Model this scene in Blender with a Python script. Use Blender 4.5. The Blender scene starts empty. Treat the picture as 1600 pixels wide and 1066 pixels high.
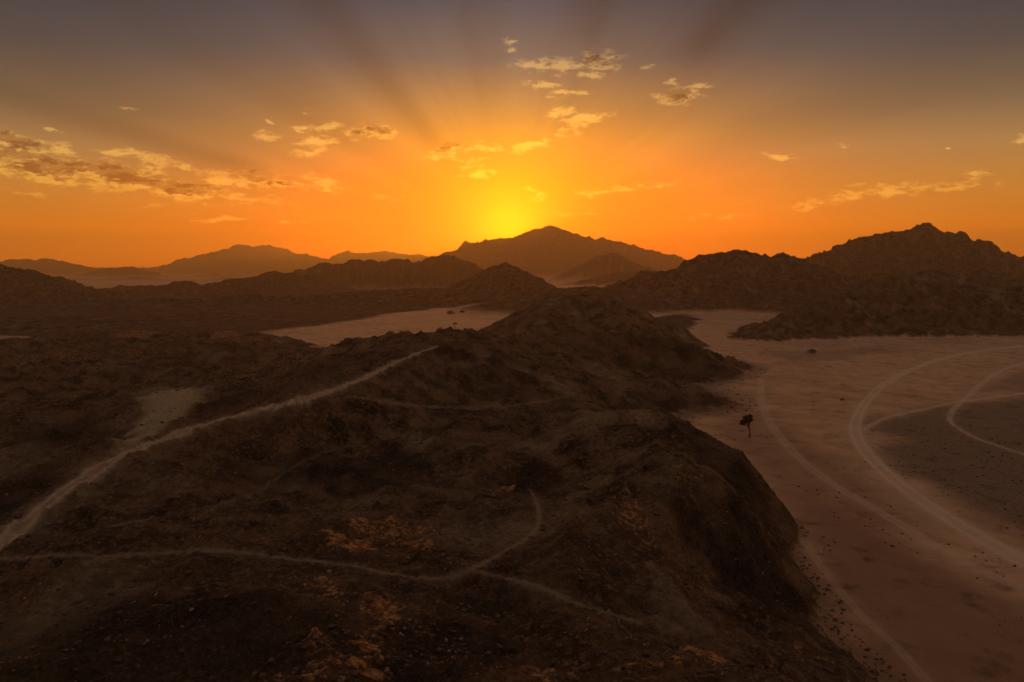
import bpy, math, random
import numpy as np
from math import radians as R

# ------------------------------------------------------------------ scene, camera, world, sun
S = bpy.context.scene
C = bpy.data.collections.new("scene"); S.collection.children.link(C)
F = 1156.0; H = 40.0; PITCH = math.atan(108.0 / F)       # focal length in photo pixels, eye height over the wash
cam_d = bpy.data.cameras.new("camera"); cam = bpy.data.objects.new("camera", cam_d); C.objects.link(cam)
cam_d.sensor_width = 36.0; cam_d.lens = 36.0 * F / 1600.0
cam_d.clip_start = 0.5; cam_d.clip_end = 60000.0
cam.location = (0, 0, H); cam.rotation_euler = (R(90) - PITCH, 0, 0)
S.camera = cam
S.view_settings.view_transform = 'Standard'; S.view_settings.look = 'None'
S.view_settings.exposure = 0.0; S.view_settings.gamma = 1.0; S.view_settings.use_curve_mapping = False
S.cycles.volume_bounces = 2
S.cycles.max_bounces = 6
S.cycles.sample_clamp_indirect = 4.0

SUN_EL, SUN_AZ = 2.2, -0.2
def ray(u, v):
    a = (u - 800.0) / F; b = (533.0 - v) / F
    cp, sp = math.cos(PITCH), math.sin(PITCH)
    return (a, cp + b * sp, -sp + b * cp)
def azel(u, v):
    x, y, z = ray(u, v)
    return math.degrees(math.atan2(x, y)), math.degrees(math.atan2(z, math.hypot(x, y)))
def lin(c):
    return tuple(((x / 255.0) / 12.92 if x / 255.0 <= 0.04045 else ((x / 255.0 + 0.055) / 1.055) ** 2.4) for x in c) + (1.0,)

class NT:
    """tiny expression helper for node trees"""
    def __init__(s, nt): s.nt = nt
    def new(s, t): return s.nt.nodes.new(t)
    def link(s, v, sock):
        if isinstance(v, bpy.types.NodeSocket): s.nt.links.new(v, sock)
        else: sock.default_value = v
    def m(s, op, a, b=0.0, c=0.0, clamp=False):
        n = s.new('ShaderNodeMath'); n.operation = op; n.use_clamp = clamp
        s.link(a, n.inputs[0]); s.link(b, n.inputs[1]); s.link(c, n.inputs[2]); return n.outputs[0]
    def vm(s, op, a, b=(0, 0, 0)):
        n = s.new('ShaderNodeVectorMath'); n.operation = op
        s.link(a, n.inputs[0])
        if len(n.inputs) > 1: s.link(b, n.inputs[1])
        return n.outputs['Value'] if op in ('LENGTH', 'DOT_PRODUCT') else n.outputs[0]
    def sstep(s, v, lo, hi, a=0.0, b=1.0):
        n = s.new('ShaderNodeMapRange'); n.interpolation_type = 'SMOOTHSTEP'
        s.link(v, n.inputs[0]); n.inputs[1].default_value = lo; n.inputs[2].default_value = hi
        n.inputs[3].default_value = a; n.inputs[4].default_value = b; return n.outputs[0]
    def mix(s, f, a, b, mode='MIX'):
        n = s.new('ShaderNodeMix'); n.data_type = 'RGBA'; n.blend_type = mode; n.clamp_result = False
        s.link(f, n.inputs[0]); s.link(a, n.inputs[6]); s.link(b, n.inputs[7]); return n.outputs[2]
    def noise(s, v, scale, detail=4, rough=0.5, dim='3D', dist=0.0):
        n = s.new('ShaderNodeTexNoise'); n.noise_dimensions = dim
        s.link(v, n.inputs['W' if dim == '1D' else 'Vector'])
        n.inputs['Scale'].default_value = scale; n.inputs['Detail'].default_value = detail
        n.inputs['Roughness'].default_value = rough; n.inputs['Distortion'].default_value = dist
        return n.outputs[0]
    def ramp(s, f, stops):
        n = s.new('ShaderNodeValToRGB'); s.link(f, n.inputs[0]); cr = n.color_ramp; cr.interpolation = 'B_SPLINE' if len(stops) > 40 else 'EASE'
        cr.interpolation = 'CARDINAL'
        cr.interpolation = 'LINEAR'
        while len(cr.elements) < len(stops): cr.elements.new(0.5)
        for e, (p, c) in zip(cr.elements, stops): e.position = p
        for e, (p, c) in zip(cr.elements, stops): e.color = c
        return n.outputs[0]

SKY_GAIN = 1.0
HZ = 1.6e-4
SIDE = [(0, (203, 98, 6), 1), (3, (203, 112, 10), 1), (6, (174, 120, 50), 1), (8.5, (153, 119, 74), 1), (11, (103, 90, 70), 1), (14.5, (61, 66, 68), 1), (19, (34, 50, 62), 1), (30, (54, 58, 70), 1), (50, (100, 88, 88), 1), (90, (105, 92, 89), 1)]
CEN = [(0, (255, 106, 0), 1.2), (3.5, (255, 119, 0), 1.2), (7, (255, 138, 4), 1.1), (10, (238, 148, 44), 1), (12.5, (180, 128, 70), 1), (15.5, (98, 93, 86), 1), (20, (38, 66, 82), 1), (30, (54, 58, 70), 1), (50, (100, 88, 88), 1), (90, (105, 92, 89), 1)]
def build_world():
    w = bpy.data.worlds.new("World"); S.world = w; w.use_nodes = True
    nt = w.node_tree; nt.nodes.clear(); g = NT(nt)
    tc = g.new('ShaderNodeTexCoord'); d = tc.outputs['Generated']
    sep = g.new('ShaderNodeSeparateXYZ'); nt.links.new(d, sep.inputs[0]); x, y, z = sep.outputs
    az = g.m('MULTIPLY', g.m('ARCTAN2', x, y), 180 / math.pi)
    el = g.m('MULTIPLY', g.m('ARCSINE', z), 180 / math.pi)
    elp = g.m('MAXIMUM', el, 0.0)
    f = g.m('SQRT', g.m('DIVIDE', elp, 90.0))
    P = lambda e: math.sqrt(e / 90.0)
    side = g.ramp(f, [(P(e), tuple(q * k for q in lin(c)[:3]) + (1,)) for e, c, k in SIDE])
    cen = g.ramp(f, [(P(e), (lin(c)[0] * k * (1.35 if e < 8 else 1), lin(c)[1] * k, lin(c)[2] * k, 1)) for e, c, k in CEN])
    back = g.ramp(f, [(P(e), lin(c)) for e, c in
        [(0, (140, 100, 80)), (6, (122, 94, 82)), (15, (100, 84, 84)), (38, (100, 88, 87)), (90, (105, 92, 89))]])
    daz = g.m('SUBTRACT', az, SUN_AZ)
    fc = g.m('EXPONENT', g.m('MULTIPLY', g.m('POWER', g.m('DIVIDE', g.m('ABSOLUTE', daz), 16.0), 1.7), -1.0))
    sky = g.mix(fc, side, cen)
    sky = g.mix(g.sstep(g.m('ABSOLUTE', daz), 38, 120), sky, back)
    # polar coordinates about the sun
    dele = g.m('SUBTRACT', el, 3.0)
    th = g.m('SQRT', g.m('ADD', g.m('MULTIPLY', daz, daz), g.m('MULTIPLY', dele, dele)))
    phi = g.m('MULTIPLY', g.m('ARCTAN2', dele, daz), 180 / math.pi)
    # crepuscular rays
    n1 = g.noise(g.m('MULTIPLY', phi, 0.055), 1.0, 3, 0.55, '1D')
    amp = g.m('MULTIPLY', g.sstep(th, 3, 12), g.sstep(th, 60, 32))
    rays = g.m('MULTIPLY', g.m('SUBTRACT', n1, 0.5), g.m('MULTIPLY', amp, 0.6))
    for ph, wd, th0, k in [(43, 4.0, 16, -0.34), (69, 5.0, 13, -0.34), (131, 5.5, 6, -0.15), (110, 9, 10, 0.10), (166.5, 2.6, 17, -0.26), (150, 6, 18, 0.07), (88, 6, 8, 0.06), (25, 7, 18, 0.06)]:
        q = g.m('DIVIDE', g.m('SUBTRACT', phi, ph), wd)
        gs = g.m('EXPONENT', g.m('MULTIPLY', g.m('MULTIPLY', q, q), -1.0))
        fade = g.m('MULTIPLY', g.sstep(th, th0, th0 + 4), g.sstep(th, 50, 25))
        rays = g.m('ADD', rays, g.m('MULTIPLY', g.m('MULTIPLY', gs, fade), k))
    # faint high veil
    cmb = g.new('ShaderNodeCombineXYZ'); nt.links.new(az, cmb.inputs[0]); nt.links.new(g.m('MULTIPLY', el, 2.6), cmb.inputs[1])
    cv = cmb.outputs[0]
    veil = g.m('MULTIPLY', g.m('SUBTRACT', g.noise(cv, 0.06, 5, 0.55), 0.5), 0.28)
    fac = g.m('ADD', g.m('ADD', 1.0, rays), veil)
    sky = g.vm('SCALE', sky); nt.nodes[-1].inputs['Scale'].default_value = 1.0
    sc = nt.nodes[-1]; nt.links.new(fac, sc.inputs['Scale'])
    # glow round the sun
    def gauss(t, s_):
        q = g.m('DIVIDE', t, s_); return g.m('EXPONENT', g.m('MULTIPLY', g.m('MULTIPLY', q, q), -1.0))
    g1 = gauss(th, 4.9); g2 = gauss(th, 2.2)
    a1 = g.vm('SCALE', (0.3, 0.40, 0.0)); nt.links.new(g1, nt.nodes[-1].inputs['Scale'])
    a2 = g.vm('SCALE', (0.8, 0.28, 0.0)); nt.links.new(g2, nt.nodes[-1].inputs['Scale'])
    sky = g.vm('ADD', g.vm('ADD', sky, a1), a2)
    # the low sky is seen through kilometres of dusty air: it is that much brighter behind it
    path = g.m('MINIMUM', g.m('DIVIDE', 440.0, g.m('TANGENT', g.m('MULTIPLY', g.m('MAXIMUM', el, 0.5), math.pi / 180))), 8600.0)
    gain = g.m('EXPONENT', g.m('MULTIPLY', path, HZ * 0.62))
    sc2 = g.vm('SCALE', sky); nt.links.new(gain, nt.nodes[-1].inputs['Scale']); sky = sc2
    CORES = {(935, 95), (1048, 152), (30, 222), (60, 262), (180, 274), (280, 294), (425, 282), (700, 238), (578, 207)}
    # clouds: (u, v, half width px, half height px, tilt deg, weight)
    clouds = [(865, 102, 70, 15, 0, 1.0), (935, 95, 42, 15, 14, 1.0), (925, 118, 22, 10, 0, .85), (800, 66, 14, 7, -20, .95), (795, 80, 12, 5, 5, .9), (850, 133, 34, 7, 0, .85), (890, 146, 44, 7, -3, .9),
        (1012, 106, 18, 5, -4, .6), (1048, 152, 38, 15, 18, 1.0), (1085, 138, 28, 12, 24, 1.0), (1052, 128, 14, 7, 0, .8), (875, 178, 26, 15, -12, .9), (920, 186, 50, 10, 12, .95), (885, 208, 26, 9, 0, .75),
        (825, 230, 50, 10, 6, .9), (850, 220, 14, 8, 20, .7), (700, 238, 34, 20, -22, 1.0), (735, 258, 30, 13, -14, .95), (760, 230, 26, 9, -8, .7), (750, 272, 42, 9, 8, .9),
        (578, 207, 44, 13, 4, 1.0), (505, 198, 34, 9, 5, .85), (475, 203, 16, 8, 0, .85), (430, 193, 7, 5, 0, .85), (415, 212, 22, 9, 0, .7), (487, 174, 14, 4, -8, .75), (490, 222, 48, 10, 5, .9), (480, 238, 44, 8, 3, .8),
        (30, 222, 75, 15, -14, 1.15), (85, 232, 36, 13, -10, 1.0), (60, 262, 110, 24, -10, 1.3), (180, 274, 120, 18, -9, 1.25), (280, 294, 80, 13, -5, 1.15), (345, 283, 36, 20, 14, .95), (425, 282, 80, 15, -4, 1.15), (510, 288, 24, 20, 10, .8),
        (230, 248, 80, 14, -8, .85), (180, 240, 28, 11, -18, .85), (297, 260, 14, 7, 0, .85), (250, 264, 40, 8, 0, .7), (201, 167, 12, 4, 0, .85), (80, 203, 12, 4, 0, .7), (300, 305, 230, 14, -3, .65),
        (340, 341, 80, 8, -2, .75), (440, 345, 50, 5, -2, .65), (240, 323, 40, 6, 3, .6), (30, 305, 60, 14, 0, .55),
        (600, 312, 60, 8, -3, .55), (838, 303, 22, 16, 0, .7), (783, 305, 12, 6, 0, .6), (960, 296, 80, 9, 4, .7), (1030, 290, 40, 6, 0, .6), (920, 330, 100, 8, 0, .5),
        (1216, 245, 34, 8, 2, .8), (1370, 300, 130, 15, 3, .75), (1270, 318, 60, 12, 8, .65), (1480, 296, 100, 10, 0, .65), (1590, 218, 22, 6, 5, .85), (1477, 235, 6, 5, 0, .8), (1515, 277, 30, 10, 5, .75), (1320, 226, 20, 5, 0, .55), (1120, 340, 90, 8, 2, .5)]
    acc = None; sh = None
    wn = g.new('ShaderNodeTexNoise'); nt.links.new(cv, wn.inputs['Vector']); wn.inputs['Scale'].default_value = 0.35; wn.inputs['Detail'].default_value = 5; wn.inputs['Roughness'].default_value = 0.6
    wv = g.vm('SCALE', g.vm('SUBTRACT', wn.outputs['Color'], (0.5, 0.5, 0.5))); nt.nodes[-1].inputs['Scale'].default_value = 3.6
    cw = g.vm('ADD', cv, wv)
    for (u, v, a, b, rot, wt) in clouds:
        ca, ce = azel(u, v); ca2, ce2 = azel(u + 10, v); kx = abs(ca2 - ca) / 10; ca3, ce3 = azel(u, v + 10); ky = abs(ce3 - ce) / 10
        mp = g.new('ShaderNodeMapping'); mp.vector_type = 'TEXTURE'
        nt.links.new(cw, mp.inputs[0])
        mp.inputs['Location'].default_value = (ca, ce * 2.6, 0)
        mp.inputs['Rotation'].default_value = (0, 0, math.atan(2.6 * math.tan(R(rot))))
        mp.inputs['Scale'].default_value = (a * kx * 1.42, b * ky * 2.6 * 1.42, 1)
        l = g.vm('LENGTH', mp.outputs[0])
        k = g.m('MULTIPLY_ADD', l, -wt, wt)
        if (u, v) in CORES:
            mp2 = g.new('ShaderNodeMapping'); mp2.vector_type = 'TEXTURE'; nt.links.new(cw, mp2.inputs[0])
            mp2.inputs['Location'].default_value = (ca, (ce + 0.28 * b * ky) * 2.6, 0); mp2.inputs['Rotation'].default_value = mp.inputs['Rotation'].default_value
            mp2.inputs['Scale'].default_value = (a * kx * 1.2, b * ky * 2.6 * 1.2, 1)
            k2 = g.m('MULTIPLY_ADD', g.vm('LENGTH', mp2.outputs[0]), -wt, wt); sh = k2 if sh is None else g.m('SMOOTH_MAX', sh, k2, 0.1)
        acc = k if acc is None else g.m('SMOOTH_MAX', acc, k, 0.12)
    acc = g.m('MAXIMUM', acc, 0.0)
    na = g.noise(cv, 0.95, 9, 0.66)
    off = g.vm('ADD', cv, (0.0, -0.8, 0))
    l1 = g.noise(cv, 0.75, 3.5, 0.55); l2 = g.noise(off, 0.75, 3.5, 0.55)
    msk = g.sstep(acc, 0.0, 0.30)
    raw = g.m('ADD', g.m('MULTIPLY', acc, 1.7), g.m('MULTIPLY', g.m('SUBTRACT', na, 0.62), 3.6))
    dens = g.m('MULTIPLY', g.sstep(raw, -0.05, 0.75), msk)
    lit = g.sstep(g.m('SUBTRACT', l1, l2), -0.09, 0.11)
    nd = g.noise(cv, 1.5, 7, 0.7)
    th_raw = g.m('ADD', g.m('MULTIPLY', g.m('MAXIMUM', sh, 0.0), 1.5), g.m('MULTIPLY', g.m('SUBTRACT', nd, 0.55), 4.0))
    thick = g.m('MULTIPLY', g.m('MULTIPLY', g.sstep(th_raw, 0.05, 0.95), g.sstep(sh, 0.0, 0.25)), g.sstep(lit, 1.0, 0.2, 0.75, 1.0))
    edge = g.vm('ADD', g.vm('MULTIPLY', sky, (1.2, 1.36, 1.0)), (0.38, 0.19, 0.04))
    core = g.vm('MULTIPLY', sky, (0.55, 0.42, 0.38))
    ccol = g.mix(thick, edge, core)
    wgt = g.m('MULTIPLY', dens, g.sstep(acc, 0.05, 0.6, 0.35, 0.95))
    sky = g.mix(wgt, sky, ccol)
    # below the horizon: dusty ground haze colour
    sky = g.mix(g.sstep(el, -0.5, -6.0), sky, lin((70, 48, 36)))
    # physical sky on top, very weak
    ns = g.new('ShaderNodeTexSky'); ns.sky_type = 'NISHITA'; ns.sun_disc = False
    ns.sun_elevation = R(SUN_EL); ns.sun_rotation = R(SUN_AZ); ns.dust_density = 4.0; ns.air_density = 1.0
    b1 = g.new('ShaderNodeBackground'); nt.links.new(ns.outputs[0], b1.inputs[0]); b1.inputs[1].default_value = 0.003
    b2 = g.new('ShaderNodeBackground'); nt.links.new(sky, b2.inputs[0]); b2.inputs[1].default_value = SKY_GAIN
    ad = g.new('ShaderNodeAddShader'); nt.links.new(b1.outputs[0], ad.inputs[0]); nt.links.new(b2.outputs[0], ad.inputs[1])
    out = g.new('ShaderNodeOutputWorld'); nt.links.new(ad.outputs[0], out.inputs[0])
build_world()

sd = bpy.data.lights.new("sun", 'SUN'); so = bpy.data.objects.new("sun", sd); C.objects.link(so)
sd.energy = 0.6; sd.angle = R(1.5); sd.color = (1.0, 0.40, 0.04)
so.rotation_euler = (R(90 - SUN_EL), 0, R(180 - SUN_AZ))   # shines from over the far mountain towards the camera

# ------------------------------------------------------------------ maths helpers
def at(u, v, d):
    x, y, z = ray(u, v); k = d / y; return (x * k, d, H + z * k)
def atz(u, v, z0):
    x, y, z = ray(u, v); k = (z0 - H) / z; return (x * k, y * k, z0)
def W(u, d, z): return ((u - 800.0) / F * d, d, z)

rng = np.random.RandomState(7)
_perm = rng.permutation(512); _perm = np.concatenate([_perm, _perm, _perm]).astype(np.int32)
_ga = rng.rand(512) * 2 * np.pi; _gx = np.cos(_ga).astype(np.float32); _gy = np.sin(_ga).astype(np.float32)
def gnoise(x, y):
    xi = np.floor(x); yi = np.floor(y); xf = (x - xi).astype(np.float32); yf = (y - yi).astype(np.float32)
    xi = xi.astype(np.int64) & 511; yi = yi.astype(np.int64) & 511
    u = xf * xf * xf * (xf * (xf * 6 - 15) + 10); v = yf * yf * yf * (yf * (yf * 6 - 15) + 10)
    def gr(ix, iy, dx, dy):
        h = _perm[_perm[ix & 511] + (iy & 511)]; return _gx[h] * dx + _gy[h] * dy
    a = gr(xi, yi, xf, yf); b = gr(xi + 1, yi, xf - 1, yf); c = gr(xi, yi + 1, xf, yf - 1); d = gr(xi + 1, yi + 1, xf - 1, yf - 1)
    return (a + u * (b - a) + v * ((c + u * (d - c)) - (a + u * (b - a)))) * 1.5
def fbm(x, y, lam, octv=5, gain=0.5, seed=0.0):
    s = 0; a = 1.0; f = 1.0 / lam; t = 0
    for i in range(octv):
        ca, sa = math.cos(i * 1.3 + .4), math.sin(i * 1.3 + .4)
        s = s + a * gnoise((x * ca - y * sa) * f + seed + i * 17.3, (x * sa + y * ca) * f + seed * 1.7 + i * 5.1); t += a; a *= gain; f *= 2.03
    return s / t
def ridged(x, y, lam, octv=5, gain=0.55, seed=0.0):
    s = 0; a = 1.0; f = 1.0 / lam; t = 0; w = 1.0
    for i in range(octv):
        ca, sa = math.cos(i * 1.1 + .9), math.sin(i * 1.1 + .9)
        n = 1 - np.abs(gnoise((x * ca - y * sa) * f + seed + i * 11.3, (x * sa + y * ca) * f + seed * 1.3 + i * 3.7)) * 1.6
        n = np.clip(n, 0, 1) ** 2
        s = s + a * n * w; w = np.clip(n * 1.6, 0, 1); t += a; a *= gain; f *= 2.07
    return s / t
def ss(x, a, b):
    t = np.clip((x - a) / (b - a), 0, 1); return t * t * (3 - 2 * t)

# ------------------------------------------------------------------ near relief: thin-plate surface through surveyed points
P = []
for u, v, z in [(0, 850, 14), (100, 765, 15), (200, 710, 16), (330, 660, 17.2), (480, 620, 19), (560, 595, 20), (640, 557, 21), (700, 530, 22), (760, 519, 20), (600, 526, 18), (500, 546, 14),
    (200, 612, 17), (330, 605, 18), (400, 612, 17), (100, 645, 15.5), (0, 700, 13.5), (120, 700, 14 - .6), (250, 660, 14.6), (450, 580, 11),
    (300, 760, 13.5), (400, 700, 13), (560, 680, 12.5), (600, 740, 10), (480, 740, 11), (700, 700, 12.5), (700, 640, 12.5), (880, 622, 13), (800, 640, 12.2), (760, 570, 18),
    (840, 760, 8.5), (800, 800, 13), (840, 830, 13), (760, 870, 14.5), (620, 895, 15.5), (480, 880, 16), (300, 860, 16), (0, 875, 14), (560, 820, 13), (400, 800, 13.5), (150, 820, 14.5),
    (0, 1066, 17), (300, 1066, 17.5), (500, 1000, 18), (600, 1066, 18.5), (800, 1000, 14.5), (800, 1066, 15.5), (760, 950, 13), (1000, 1066, 18.2), (1100, 1020, 16.5), (1000, 960, 13.5), (900, 900, 13.8), (1000, 870, 13.5),
    (950, 760, 13), (1050, 780, 14.5), (1130, 750, 13.5), (1080, 860, 9.6), (1150, 900, 6.2), (1140, 820, 10.5), (1180, 960, 8), (1240, 930, 2.2), (1215, 850, 4), (1250, 1000, 5), (1250, 1066, 8), (1390, 1066, -.3), (1310, 1066, 4),
    (1050, 655, 12), (1100, 680, 12), (1150, 710, 10.5), (1200, 750, 8), (1214, 790, 5), (1225, 830, 2), (1240, 870, 0), (1290, 960, -.2), (950, 640, 13.5),
    (1000, 517, 16), (960, 530, 14), (1100, 545, 9), (1180, 585, -.6), (1000, 580, 5), (1100, 590, 1.5), (1000, 610, 5), (1100, 615, 3), (1150, 625, 0), (1060, 650, 0), (950, 620, 8), (900, 600, 11)]:
    P.append(atz(u, v, z))
for u, d, z in [(500, 300, 3), (600, 320, 2), (700, 330, 2), (780, 330, 2), (400, 330, 3), (500, 420, -3), (600, 430, -3), (700, 430, -3), (800, 460, -3), (600, 600, -4), (450, 480, -3), (450, 600, -4), (800, 600, -4),
    (200, 190, 7), (330, 190, 8), (0, 160, 8), (400, 190, 9), (0, 250, 4), (200, 270, 4), (350, 270, 4.5), (0, 350, 4), (200, 360, 4), (400, 350, 4), (0, 425, 1), (200, 420, 5), (370, 410, 5), (425, 440, -1.5), (0, 470, -3), (100, 500, -3), (300, 520, -2), (100, 600, -4),
    (1050, 175, 1), (1100, 160, 0), (1150, 150, -1.5), (1200, 140, -2.5), (1255, 120, -3), (1300, 110, -4), (1400, 90, -4), (1455, 76, -4), (1600, 60, -5), (1600, 100, -5), (1300, 150, -4),
    (1300, 200, -4), (1300, 300, -4), (1300, 400, -4), (1600, 200, -4), (1600, 300, -4), (1600, 420, -4), (1170, 200, -3), (1050, 360, 2), (1000, 380, 4), (1210, 330, -3), (1100, 380, -3), (1100, 500, -4), (1250, 600, -4), (1600, 600, -4),
    (-400, 100, 8), (-400, 200, 5), (-400, 300, 3), (-400, 450, -2), (-400, 600, -4)]:
    P.append(W(u, d, z))
P += [(0, 0, 21), (0, 20, 20.5), (-30, 8, 20), (28, 12, 16), (48, 0, 6), (58, 35, -2), (-80, 20, 12), (0, -60, 14), (-100, -60, 8), (70, -50, -3), (-200, -100, 3), (0, -200, 3), (150, -200, -4), (300, 0, -5), (-400, 0, 0), (-400, -300, -4), (0, -500, -4), (400, -400, -4), (600, 100, -5), (-700, 300, -4), (-900, -100, -4)]
P = np.array(P, dtype=np.float64)
def tps_fit(P):
    xy = P[:, :2] / 100.0; n = len(P)
    d2 = ((xy[:, None] - xy[None]) ** 2).sum(-1); K = 0.5 * d2 * np.log(d2 + 1e-12) + np.eye(n) * 1.2e-3
    Q = np.hstack([np.ones((n, 1)), xy]); A = np.zeros((n + 3, n + 3)); A[:n, :n] = K; A[:n, n:] = Q; A[n:, :n] = Q.T
    return xy, np.linalg.solve(A, np.concatenate([P[:, 2], np.zeros(3)]))
TX, TW = tps_fit(P)
def near_surface(x, y):
    X = x / 100.0; Y = y / 100.0
    out = np.full(x.shape, TW[-3]) + TW[-2] * X + TW[-1] * Y
    for i in range(len(TX)):
        d2 = (X - TX[i, 0]) ** 2 + (Y - TX[i, 1]) ** 2
        out += TW[i] * 0.5 * d2 * np.log(d2 + 1e-12)
    r = np.hypot(x, y)
    return out * (1 - ss(r, 480, 640)) - 6 * ss(r, 480, 640)

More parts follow.
